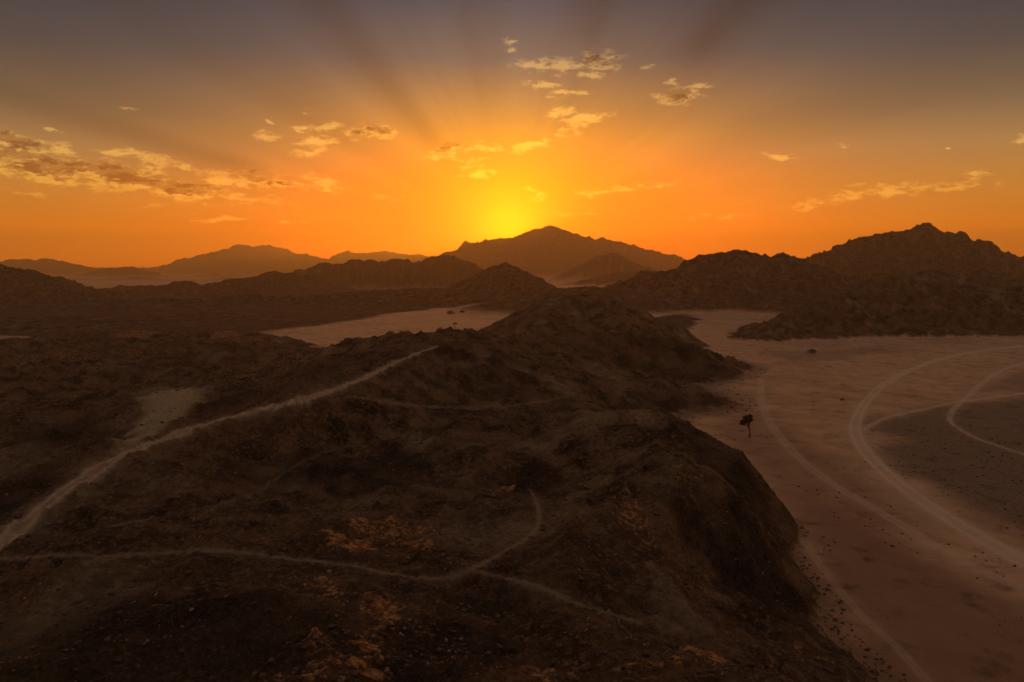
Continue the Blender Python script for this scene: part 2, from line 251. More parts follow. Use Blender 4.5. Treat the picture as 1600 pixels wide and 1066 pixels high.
# ------------------------------------------------------------------ ridges of the hills and mountains: (label, crest points (u, v, distance), slope, round-off, noise)
RIDGES = [
 # name, crest [(u,v,d)], slope, w, roughness, lam
 ('hill', [(846, 483, 385), (858, 475, 395), (885, 459, 420), (920, 455, 430), (945, 465, 415), (955, 485, 395)], 0.52, 8, 0.09, 60, 'low dark brown hill between the two sand valleys'),
 ('hill', [(60, 531, 400), (130, 522, 400), (200, 516, 405), (290, 522, 398), (350, 517, 400), (400, 524, 395), (440, 534, 390)], 0.22, 6, 0.35, 30, 'low reddish broken hills at the left of the sand valley'),
 ('hill', [(-160, 425, 980), (-60, 405, 1000), (-10, 412, 1000), (30, 428, 980), (62, 440, 960), (110, 447, 1000), (150, 452, 1050)], 0.34, 14, 0.15, 140, 'dark hill sloping down from the left edge of the picture'),
 ('hill', [(120, 449, 1350), (200, 447, 1350), (245, 447, 1350), (278, 438, 1350), (298, 446, 1350), (335, 443, 1400), (370, 435, 1450), (400, 430, 1500), (430, 423, 1550), (455, 427, 1600), (480, 430, 1600)], 0.34, 5, 0.13, 150, 'long low dark ridge at the left below the pale far mountains'),
 ('hill', [(440, 432, 2000), (470, 424, 2000), (490, 414, 2000), (512, 407, 2000), (530, 409, 2000), (552, 403, 2000), (580, 409, 2000), (600, 404, 2000), (625, 402, 2000), (650, 411, 2000), (672, 402, 2000), (694, 397, 2000), (710, 404, 2000), (725, 406, 2000), (748, 420, 2000), (790, 432, 2000)], 0.42, 4, 0.15, 190, 'dark jagged hill with a broken crest left of the centre'),
 ('hill', [(715, 442, 1130), (738, 432, 1120), (755, 421, 1110), (770, 413, 1110), (788, 410, 1110), (800, 413, 1110), (818, 425, 1110), (835, 431, 1100), (858, 439, 1100), (885, 450, 1100)], 0.55, 3, 0.10, 110, 'small pointed dark hill in front of the main mountain'),
 ('hill', [(-80, 475, 820), (60, 466, 850), (180, 470, 840), (330, 462, 900), (470, 463, 930), (560, 457, 960), (650, 450, 980), (740, 452, 950), (800, 462, 900), (828, 472, 870)], 0.17, 20, 0.25, 110, 'dark foothills along the far edge of the left sand valley'),
 ('hill', [(-60, 500, 520), (60, 494, 560), (150, 499, 560), (240, 492, 620), (330, 489, 680), (410, 496, 640)], 0.13, 14, 0.3, 70, 'low dark swell beyond the reddish hills at the left'),
 ('hill', [(985, 447, 900), (1010, 433, 900), (1040, 417, 900), (1075, 412, 900), (1100, 402, 900), (1130, 391, 900), (1153, 385, 900), (1175, 394, 900), (1198, 408, 900), (1216, 397, 900), (1240, 402, 900), (1262, 412, 900), (1300, 432, 850)], 0.38, 3, 0.14, 130, 'dark twin-topped hill right of the main mountain'),
 ('mountain', [(1255, 412, 1550), (1290, 406, 1530), (1315, 393, 1520), (1345, 376, 1510), (1375, 361, 1500), (1400, 357, 1500), (1422, 357, 1500), (1443, 348, 1500), (1460, 353, 1500), (1485, 365, 1480), (1510, 386, 1450), (1545, 405, 1400), (1600, 418, 1300), (1680, 425, 1200), (1800, 430, 1100)], 0.44, 4, 0.15, 170, 'highest dark mountain at the right with a rugged rounded top'),
 ('hill', [(1165, 530, 430), (1190, 516, 445), (1230, 498, 470), (1290, 480, 500), (1350, 466, 520), (1420, 452, 540), (1500, 447, 560), (1580, 444, 560), (1700, 440, 560)], 0.34, 8, 0.25, 60, 'dark spur in front of the highest mountain reaching into the sand'),
 ('hill', [(1260, 462, 700), (1330, 445, 720), (1400, 432, 740), (1480, 420, 760), (1560, 425, 760)], 0.33, 10, 0.2, 90, 'shoulder of dark rock below the highest mountain'),
 ('hill', [(885, 450, 760), (930, 448, 780), (985, 450, 800), (1030, 452, 800), (1070, 466, 790)], 0.22, 12, 0.16, 80, 'low dark rise behind the brown hill in the centre'),
 ('hill', [(975, 500, 500), (1010, 499, 540), (1040, 495, 590), (1070, 490, 650)], 0.20, 6, 0.12, 50, 'low stony apron at the mouth of the narrow side valley'),
 ('mountain', [(880, 448, 2200), (905, 437, 2200), (935, 432, 2200), (970, 424, 2200), (1010, 420, 2200), (1050, 428, 2200)], 0.34, 12, 0.12, 200, 'grey brown foothill before the small pointed peak'),
 ('mountain', [(885, 442, 3000), (905, 426, 3000), (925, 410, 3000), (938, 396, 3000), (947, 400, 3000), (958, 393, 3000), (972, 403, 3000), (1000, 414, 3000), (1035, 425, 3000), (1070, 432, 3000)], 0.55, 2, 0.07, 300, 'small hazy pointed peak at the right foot of the main mountain'),
 ('mountain', [(640, 412, 6000), (700, 396, 6000), (722, 386, 6000), (748, 373, 6000), (768, 369, 6000), (797, 371, 6000), (818, 366, 6000), (838, 358, 6000), (858, 351, 6000), (876, 356, 6000), (900, 366, 6000), (925, 372, 6000), (962, 372, 6000), (985, 378, 6000), (1002, 385, 6000), (1018, 386, 6000), (1035, 394, 6000), (1062, 409, 6000), (1120, 425, 6000)], 0.40, 6, 0.10, 700, 'high hazy main mountain in the centre that the sun sets behind'),
 ('mountain', [(120, 425, 7600), (225, 417, 7600), (262, 408, 7500), (300, 401, 7500), (340, 390, 7500), (375, 381, 7500), (395, 385, 7500), (412, 382, 7500), (438, 386, 7500), (458, 393, 7500), (490, 396, 7500), (515, 402, 7500), (545, 391, 7600), (575, 394, 7600), (595, 391, 7600), (625, 396, 7600), (650, 393, 7600), (690, 399, 7600), (760, 405, 7600)], 0.36, 6, 0.10, 800, 'hazy jagged mountain range left of the main mountain'),
 ('mountain', [(-120, 420, 6200), (-20, 411, 6200), (8, 406, 6200), (30, 402, 6200), (55, 405, 6200), (80, 403, 6200), (110, 410, 6200), (140, 416, 6200), (165, 420, 6200), (230, 432, 6200)], 0.36, 6, 0.08, 600, 'hazy mountain at the left edge of the picture'),
 ('mountain', [(120, 436, 4600), (150, 424, 4600), (172, 417, 4600), (205, 416, 4600), (222, 424, 4600), (270, 432, 4600), (330, 427, 4700), (390, 430, 4700), (450, 436, 4600)], 0.34, 15, 0.10, 350, 'small rounded hazy hills between the two far ranges at the left'),
 ('mountain', [(40, 437, 3000), (100, 434, 3000), (160, 436, 3000), (215, 432, 3000), (280, 437, 3000), (350, 433, 3000), (420, 438, 3000), (560, 430, 3200), (640, 436, 3200), (720, 432, 3200), (800, 437, 3200), (860, 440, 3000)], 0.22, 15, 0.12, 250, 'low hazy foothills on the plain before the far mountains'),
]
RW = []
for nm, pts, sl, w, rough, lam, lab in RIDGES:
    RW.append(np.array([at(*p) for p in pts]))
def ridge_height(i, x, y):
    nm, pts, sl, w, rough, lam, lab = RIDGES[i]; Q = RW[i]
    best = np.full(x.shape, -1e4)
    for a, b in zip(Q[:-1], Q[1:]):
        d = b[:2] - a[:2]; L2 = (d ** 2).sum()
        t = np.clip(((x - a[0]) * d[0] + (y - a[1]) * d[1]) / L2, 0, 1)
        dist = np.hypot(x - a[0] - t * d[0], y - a[1] - t * d[1])
        cz = a[2] + t * (b[2] - a[2])
        best = np.maximum(best, cz - sl * (np.sqrt(dist * dist + w * w) - w))
    return best
def plain(x, y):
    r = np.hypot(x, y)
    return 0.25 * fbm(x, y, 40, 3, seed=3.1) * (1 - ss(r, 20, 60) * 0) + 1.2 * fbm(x, y, 400, 3, seed=8.2) * ss(r, 300, 900) - 0.0

def height(x, y, detail=True, smooth=None):
    r = np.hypot(x, y)
    pl = plain(x, y)
    feats = []
    # near surface
    m = r < 660
    ns = np.full(x.shape, -6.0); xn, yn = x[m], y[m]
    base = near_surface(xn, yn)
    wx = xn + 3.0 * fbm(xn, yn, 14, 3, seed=1.0); wy = yn + 3.0 * fbm(xn, yn, 14, 3, seed=2.0)
    rd = ridged(wx, wy, 17, 6, 0.55, seed=4.0)
    big = fbm(xn, yn, 28, 3, seed=5.0)
    rn = r[m]
    k = 1.0 if smooth is None else (1 - 0.85 * smooth[m])
    amp = ss(base, -0.6, 4.0)
    far = 1 + ss(rn, 120, 330) * 0.6
    base = base + amp * ((rd - 0.42) * 2.5 * far + big * 0.9 * far)
    if detail:
        base = base + amp * k * (fbm(wx, wy, 2.2, 4, 0.6, seed=9.0) * 0.34)
    ns[m] = base
    feats.append(ns)
    wx = x + 0.0; wy = y + 0.0
    for i in range(len(RIDGES)):
        nm, pts, sl, w, rough, lam, lab = RIDGES[i]; Q = RW[i]
        hmax = Q[:, 2].max()
        ext = hmax / sl * 1.5 + 60
        box = (x > Q[:, 0].min() - ext) & (x < Q[:, 0].max() + ext) & (y > Q[:, 1].min() - ext) & (y < Q[:, 1].max() + ext)
        hh = np.full(x.shape, -50.0)
        if box.any():
            xb, yb = x[box], y[box]
            q = lam * 0.16
            crest = ridge_height(i, xb, yb)
            q = q * (1 - 0.93 * ss(crest / hmax, 0.35, 0.85))
            ax = xb + q * fbm(xb, yb, lam * .7, 4, seed=11 + i); ay = yb + q * fbm(xb, yb, lam * .7, 4, seed=31 + i)
            z = ridge_height(i, ax, ay)
            # gullies carved into the flanks, jagged crest
            hr = np.clip(z, 0, None)
            rel = np.clip(hr / hmax, 0, 1)
            rg = ridged(ax, ay, lam * 0.55, 6, 0.55, seed=51 + i)
            z = z + (rg - 0.45) * rough * hmax * (0.35 + 1.1 * ss(rel, 0.0, 0.35) * (1 - 0.72 * ss(rel, 0.7, 1.0)))
            z = z + fbm(xb, yb, lam * 0.09, 3, 0.6, seed=71 + i) * rough * hmax * 0.16
            z = z + (ridged(xb, yb, lam * 0.22, 4, 0.6, seed=91 + i) - 0.40) * hmax * (0.055 if Q[:, 1].mean() > 850 else 0.04) * ss(rel, 0.15, 0.8)
            if Q[:, 1].mean() > 4000: z = z + (ridged(xb, yb, 85.0, 3, 0.6, seed=121 + i) - 0.35) * hmax * 0.022 * ss(rel, 0.1, 0.6)
            hh[box] = z
        feats.append(hh)
    A = np.stack([pl] + feats, 0)
    idx = A.argmax(0); top = A.max(0)
    # soften the foot of the hills a little so that sand laps onto rock
    second = np.maximum(pl, -1e3)
    return top, idx, top - pl

# grid: rings about the view point, fine inside the view, coarse elsewhere
fine = np.radians(np.arange(-39.0, 39.01, 0.088))
left = np.radians(np.concatenate([np.arange(-180, -70, 5.0), np.arange(-70, -39.0, 1.5)]))
ang = np.concatenate([left, fine, -left[::-1]])
ang = ang[:-1]
rr = [0.5]
while rr[-1] < 24: rr.append(rr[-1] + 1.5)
while rr[-1] < 60: rr.append(rr[-1] * 1.0055)
while rr[-1] < 260: rr.append(rr[-1] * 1.0040)
while rr[-1] < 660: rr.append(rr[-1] * 1.0056)
while rr[-1] < 1700: rr.append(rr[-1] * 1.0066)
while rr[-1] < 3400: rr.append(rr[-1] * 1.02)
while rr[-1] < 8600: rr.append(rr[-1] * 1.0105)
rr = np.array(rr)
AN, RR = np.meshgrid(ang, rr)        # rows: rings
GX = (np.sin(AN) * RR); GY = (np.cos(AN) * RR)
print('grid', GX.shape, GX.size)
shape = GX.shape; gx = GX.ravel(); gy = GY.ravel()
z0, idx, above = height(gx, gy, detail=False)

# ray cast a photo pixel down onto the relief (bilinear lookup in the polar grid)
Z0 = z0.reshape(shape)
def zlook(x, y):
    a = math.atan2(x, y); r = math.hypot(x, y)
    j = np.interp(a, ang, np.arange(len(ang))); i = np.interp(r, rr, np.arange(len(rr)))
    i0 = min(int(i), shape[0] - 2); j0 = min(int(j), shape[1] - 2); fi = i - i0; fj = j - j0
    return ((Z0[i0, j0] * (1 - fj) + Z0[i0, j0 + 1] * fj) * (1 - fi) + (Z0[i0 + 1, j0] * (1 - fj) + Z0[i0 + 1, j0 + 1] * fj) * fi)
def cast(u, v, rmin=25.0):
    d = ray(u, v); hl = math.hypot(d[0], d[1]); r = rmin; pr = r
    while r < 9000:
        x, y, z = d[0] / hl * r, d[1] / hl * r, H + d[2] / hl * r
        if z <= zlook(x, y):
            lo, hi = pr, r
            for _ in range(14):
                mid = (lo + hi) / 2
                if H + d[2] / hl * mid <= zlook(d[0] / hl * mid, d[1] / hl * mid): hi = mid
                else: lo = mid
            return (d[0] / hl * hi, d[1] / hl * hi, H + d[2] / hl * hi)
        pr = r; r *= 1.006
    return None

def spline(pts, n=8):
    out = []; m = len(pts)
    for i in range(m - 1):
        p0 = pts[max(i - 1, 0)]; p1 = pts[i]; p2 = pts[i + 1]; p3 = pts[min(i + 2, m - 1)]
        for k in range(n):
            t = k / n
            out.append([0.5 * ((2 * b) + (-a + c) * t + (2 * a - 5 * b + 4 * c - d) * t * t + (-a + 3 * b - 3 * c + d) * t ** 3) for a, b, c, d in zip(p0, p1, p2, p3)])
    out.append(list(pts[-1])); return out
# (name, photo pixels with width in metres, strength, label)
PATHS = [
 ('dirt_track', [(-40, 880, 2), (0, 850, 1.9), (50, 808, 1.6), (100, 768, 1.5), (150, 735, 1.6), (200, 708, 1.4), (260, 684, 1.1), (330, 660, 0.93), (400, 642, 0.87), (480, 622, 0.87), (530, 606, 0.81), (570, 590, 0.81), (610, 570, 0.74), (650, 553, 0.62), (684, 541, 0.5)], 0.85, 'pale track along the crest of the left hill'),
 ('footpath', [(-30, 878, 0.49), (0, 874, 0.49), (90, 868, 0.42), (200, 868, 0.42), (300, 861, 0.39), (360, 862, 0.35), (420, 869, 0.35), (500, 878, 0.35), (560, 886, 0.35), (620, 899, 0.35), (690, 903, 0.35), (740, 887, 0.39), (780, 866, 0.42), (815, 846, 0.42), (838, 826, 0.42), (842, 800, 0.42), (834, 775, .25), (826, 762, .1)], 0.46, 'narrow footpath winding across the foreground slope'),
 ('footpath', [(740, 893, 0.28), (800, 905, 0.35), (850, 920, 0.39), (900, 942, 0.35), (950, 958, 0.32), (1000, 973, 0.32)], 0.42, 'short footpath running down to the right across the dark slope'),
 ('footpath', [(545, 620, 0.49), (620, 630, 0.42), (700, 637, 0.49), (770, 636, 0.56), (830, 630, 0.56), (884, 620, 0.56)], 0.30, 'faint footpath across the middle slope'),
 ('footpath', [(180, 820, 0.35), (260, 806, 0.39), (330, 790, 0.35), (400, 770, 0.35), (450, 735, 0.35), (500, 710, 0.35), (560, 694, 0.28)], 0.18, 'very faint footpath on the shaded left slope'),
 ('dirt_track', [(1660, 905, 3.8), (1600, 878, 3.7), (1545, 848, 3.6), (1490, 815, 3.4), (1430, 775, 3.2), (1380, 735, 3.2), (1348, 700, 3.1), (1336, 672, 2.9), (1342, 645, 2.7), (1362, 618, 2.5), (1385, 598, 2.5), (1430, 575, 2.7), (1490, 556, 3.1), (1560, 545, 3.4), (1660, 534, 3.8)], 1.0, 'broad rutted track bending round the dark gravel fan'),
 ('dirt_track', [(1347, 672, 1.2), (1385, 653, 1.4), (1440, 640, 1.4), (1500, 628, 1.5), (1560, 620, 1.7), (1660, 608, 1.7)], 0.75, 'branch track leaving the bend towards the right'),
 ('dirt_track', [(1660, 553, 1.9), (1600, 567, 1.9), (1562, 580, 1.8), (1535, 598, 1.7), (1512, 620, 1.5), (1490, 640, 1.3), (1486, 660, 0.94), (1520, 682, 0.77), (1560, 697, 0.68), (1620, 716, 0.68)], 0.75, 'thin track crossing the dark gravel fan'),
 ('dirt_track', [(1190, 592, 1.7), (1189, 620, 1.9), (1200, 655, 1.9), (1225, 690, 1.9), (1262, 727, 1.9), (1310, 762, 1.7), (1370, 797, 1.7), (1440, 840, 1.9), (1510, 882, 1.9), (1570, 908, 1.9), (1650, 940, 1.9)], 0.45, 'faint wheel track through the middle of the sandy wash'),
 ('dirt_track', [(1252, 838, 1.1), (1280, 880, 1), (1315, 925, 0.94), (1352, 968, 0.94), (1400, 1010, 0.94), (1450, 1066, 0.94), (1480, 1100, 0.94)], 0.34, 'faint wheel track along the foot of the foreground hill'),
]
path_mask = np.zeros(gx.shape); dust = np.zeros(gx.shape); path_id = np.full(gx.shape, -1, int); rut = np.zeros(gx.shape); smooth = np.zeros(gx.shape)
wob = fbm(gx, gy, 5.0, 3, seed=21.0)
for pi, (nm, px, st, lab) in enumerate(PATHS):
    pts = []
    for u, v, w in spline([tuple(p) for p in px], 6):
        h = cast(u, v) if -60 < u < 1700 else None
        if h: pts.append((h[0], h[1], w))
    pts = np.array(pts)
    sel = (gx > pts[:, 0].min() - 8) & (gx < pts[:, 0].max() + 8) & (gy > pts[:, 1].min() - 8) & (gy < pts[:, 1].max() + 8)
    xs, ys = gx[sel], gy[sel]; bd = np.full(xs.shape, 1e9); bw = np.ones(xs.shape); 
    for a, b in zip(pts[:-1], pts[1:]):
        d = b[:2] - a[:2]; L2 = (d ** 2).sum() + 1e-9
        if L2 > 60 ** 2: continue
        t = np.clip(((xs - a[0]) * d[0] + (ys - a[1]) * d[1]) / L2, 0, 1)
        w = a[2] + t * (b[2] - a[2])
        q = np.hypot(xs - a[0] - t * d[0], ys - a[1] - t * d[1]) / w
        m = q < bd; bd[m] = q[m]; bw[m] = w[m]
    e = bd * (1 + 0.35 * wob[sel])
    soft = (1 - ss(e, 0.15, 1.05)) * (0.65 + 0.35 * ss(fbm(xs, ys, 1.1, 4, .65, seed=23 + pi), -.25, .3))
    ru = np.exp(-((np.abs(bd) - 0.36) / 0.13) ** 2) if nm == 'dirt_track' else 0 * bd
    k = np.zeros(gx.shape); k[sel] = soft * st * (0.55 + 0.25 * ss(wob[sel], -.5, .3)) + ru * st * 0.5 * (bd < 1)
    path_mask = np.maximum(path_mask, k)
    du = np.zeros(gx.shape); du[sel] = (1 - ss(bd * (1 + .5 * wob[sel]), 0.4, 3.0)) * st * .35; dust = np.maximum(dust, du)
    kk = np.zeros(gx.shape, bool); kk[sel] = bd < 0.62
    path_id[kk] = pi
    s2 = np.zeros(gx.shape); s2[sel] = 1 - ss(bd, 0.6, 1.4); smooth = np.maximum(smooth, s2)

z, idx, above = height(gx, gy, detail=True, smooth=smooth)
rad = np.hypot(gx, gy)

# ---- region masks (albedo only)
def poly(pix, soft, z0=0.0, warp=2.0, lam=12, onrelief=False):
    q = [cast(u, v) if onrelief else atz(u, v, z0) for u, v in pix]; q = np.array([(p[0], p[1]) for p in q if p])
    sel = (gx > q[:, 0].min() - 3 * soft) & (gx < q[:, 0].max() + 3 * soft) & (gy > q[:, 1].min() - 3 * soft) & (gy < q[:, 1].max() + 3 * soft)
    xs = gx[sel] + warp * fbm(gx[sel], gy[sel], lam, 4, .6, seed=41); ys = gy[sel] + warp * fbm(gx[sel], gy[sel], lam, 4, .6, seed=43)
    ins = np.zeros(xs.shape, bool); dm = np.full(xs.shape, 1e9); n = len(q)
    for i in range(n):
        a = q[i]; b = q[(i + 1) % n]
        c = ((a[1] > ys) != (b[1] > ys)) & (xs < (b[0] - a[0]) * (ys - a[1]) / (b[1] - a[1] + 1e-12) + a[0]); ins ^= c
        d = b - a; t = np.clip(((xs - a[0]) * d[0] + (ys - a[1]) * d[1]) / ((d ** 2).sum() + 1e-9), 0, 1)
        dm = np.minimum(dm, np.hypot(xs - a[0] - t * d[0], ys - a[1] - t * d[1]))
    s = np.where(ins, dm, -dm); out = np.zeros(gx.shape); out[sel] = ss(s, -soft, soft); return out
def blob(u, v, a, b=None, warp=1.3, rot=0):
    """patch of ground round the spot seen at a photo pixel; a, b = half sizes in metres across and along the view"""
    h = cast(u, v); b = b or a
    if not h: return np.zeros(gx.shape)
    dx = gx - h[0]; dy = gy - h[1]; sel = (np.abs(dx) < 4 * max(a, b)) & (np.abs(dy) < 4 * max(a, b)); out = np.zeros(gx.shape)
    X = dx[sel]; Y = dy[sel]; lam = max(a, b) * 0.9
    n1 = fbm(gx[sel], gy[sel], lam, 5, .65, seed=61); n2 = fbm(gx[sel], gy[sel], lam, 5, .65, seed=63)
    c, s = math.cos(rot), math.sin(rot); X, Y = X * c + Y * s, -X * s + Y * c
    q = np.hypot(X / a + warp * n1, Y / b + warp * n2); out[sel] = 1 - ss(q, 0.5, 1.25); return out
sand = 1 - ss(above + 0.9 * fbm(gx, gy, 5, 5, .65, seed=15), 0.0, 0.9)
sand = np.where(rad > 2500, 1 - ss(above, 2, 30), sand)
sand = np.where((rad > 640) & (rad <= 2500), 1 - ss(above, 0.5, 5), sand)
wedge = poly([(415, 520), (470, 511), (540, 503), (600, 492), (680, 482), (760, 478), (842, 474), (860, 470), (900, 560), (700, 700), (380, 620), (420, 545)], 9, 0, 14, 60)
sliver = 0.7 * poly([(-200, 524), (0, 524), (50, 526), (70, 529), (30, 533), (-200, 533)], 4, 0, 4, 30)
leftside = (gx < 5) & (rad > 150); farl = 1 - ss(rad, 1500, 2300)
sand = np.where(leftside, sand * (1 - farl * (1 - np.maximum(wedge, sliver))), sand)
gravel = np.maximum(poly([(1360, 668), (1400, 650), (1470, 636), (1600, 618), (1760, 610), (1760, 900), (1600, 838), (1530, 812), (1460, 770), (1400, 725)], 6.0, 0, 13.0, 30),
                    0.55 * poly([(1530, 612), (1560, 592), (1620, 572), (1760, 560), (1760, 604), (1600, 612)], 3, 0, 4, 18))
gravel = np.maximum(gravel, 0.5 * poly([(1185, 548), (1300, 547), (1420, 540), (1330, 560), (1230, 566)], 8, 0, 12, 50))
orange = np.zeros(gx.shape)
for u, v, a, b, k in [(600, 826, 3.4, 2.2, 1), (560, 852, 2.6, 1.6, .8), (645, 850, 2.2, 1.6, .6), (500, 915, .8, .9, .9), (520, 925, .7, .8, .6), (592, 945, .9, 1.3, .8), (600, 965, .7, 1.0, .7), (583, 985, .6, .8, .6), (578, 1010, .9, 1.0, .7), (560, 1035, 1.6, 1.2, .6), (495, 1000, .7, 1.6, .5), (500, 1050, 1.2, 1.2, .45),
                      (790, 764, .9, .9, .9), (1100, 1020, 1.5, .9, 1.0), (1060, 1030, 1.4, .7, .6), (980, 800, 1.6, 3.2, .5), (1000, 830, 1.4, 2.6, .4), (1070, 735, 2.2, 2.5, .35), (960, 1040, 2.0, 1.0, .4), (1250, 1015, 1.6, .8, .4), (870, 1055, 1.5, .8, .5), (540, 800, 1.8, 1.6, .25), (1070, 600, 9, 5, .35), (350, 525, 18, 12, .7), (200, 522, 22, 14, .6), (120, 620, 4, 5, .45), (410, 600, 5, 4, .3), (830, 1055, .9, .7, .6),
                      (100, 560, 30, 22, .4), (430, 560, 20, 25, .35)]:
    orange = np.maximum(orange, k * blob(u, v, a * (1.5 if a < 6 else 1), b * (1.5 if a < 6 else 1)))
pale = np.maximum(poly([(232, 612), (260, 606), (330, 606), (300, 632), (250, 672), (205, 706), (180, 712), (205, 670), (222, 640)], 1.8, 0, 3.0, 7, True) * 0.95, 0.35 * poly([(330, 603), (232, 613), (180, 618), (190, 611), (260, 603)], 1.0, 0, 1, 5, True))
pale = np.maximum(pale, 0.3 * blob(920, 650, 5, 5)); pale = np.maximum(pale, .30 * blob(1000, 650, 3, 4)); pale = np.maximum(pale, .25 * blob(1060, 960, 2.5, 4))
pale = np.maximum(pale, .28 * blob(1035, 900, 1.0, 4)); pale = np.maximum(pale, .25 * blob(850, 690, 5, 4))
pale = np.maximum(pale, .35 * blob(140, 770, 3, 2.4))
dark = np.zeros(gx.shape)  # dark ground; over hollows and the cleft it is shade put into albedo
for u, v, a, b, k in [(580, 735, 16, 9, .8), (460, 760, 12, 8, .5), (840, 755, 4, 4, .8), (1150, 860, 6, 7, 1), (1200, 900, 5, 7, .8), (1230, 960, 3.5, 5, .8), (780, 950, 5, 4, .7), (250, 960, 14, 7, .9), (120, 1000, 9, 7, .9), (700, 1010, 5, 4, .9), (400, 980, 8, 5, .8), (60, 760, 8, 7, .6), (350, 1050, 14, 4, .8), (840, 760, 5, 5, .9), (330, 640, 5, 4, .3), (120, 680, 8, 9, .55), (370, 620, 5, 3.5, .6), (1080, 640, 18, 12, .6), (1060, 560, 30, 22, .5), (1120, 700, 8, 8, .5), (1160, 760, 5, 8, .6), (300, 1050, 12, 6, .6), (1000, 1010, 3, 2.5, .5), (760, 560, 12, 20, .4)]:
    dark = np.maximum(dark, k * blob(u, v, a, b))
falloff = 0.8 * poly([(1235, 790), (1300, 770), (1420, 850), (1560, 930), (1760, 1010), (1760, 1300), (1400, 1300), (1330, 1040), (1270, 920)], 6, 0, 4, 14)  # near wash sand painted darker, standing in for the falloff of grazing light
falloff = np.maximum(falloff, 0.6 * poly([(1150, 640), (1200, 640), (1260, 690), (1330, 730), (1420, 800), (1420, 860), (1240, 830), (1180, 740), (1100, 670)], 6, 0, 4, 14))
dark = np.maximum(dark, falloff)
nsur = np.full(gx.shape, -6.0); _m = (rad < 640); nsur[_m] = near_surface(gx[_m], gy[_m])
skirt = ss(nsur + 1.2 * fbm(gx, gy, 9, 5, .6, seed=51), -2.0, 0.3) * (above < .5)
gravel = np.maximum(gravel, 0.75 * skirt)
hs = 0.5 * ss(above + 2.0 * fbm(gx, gy, 25, 4, .6, seed=52), -.2, 1.2) * (rad > 300)
flow = fbm(gx * .9 + gy * .45, gy * .12 - gx * .1, 7.0, 5, .6, seed=53)
dark = np.maximum(dark, 0.38 * ss(flow, 0.0, .45) * (above < .5) * (gx > 20))
dark = np.maximum(dark, 0.3 * ss(fbm(gx, gy, 45, 4, .6, seed=54), 0.0, .4) * (above < .5))
pale = np.maximum(pale, dust * .9)
pale = np.maximum(pale, 0.28 * ss(fbm(gx, gy * .5, 16.0, 5, .6, seed=99), .08, .5) * (1 - sand))
streak = fbm(gx * 0.35, gy, 9.0, 5, .6, seed=77) 

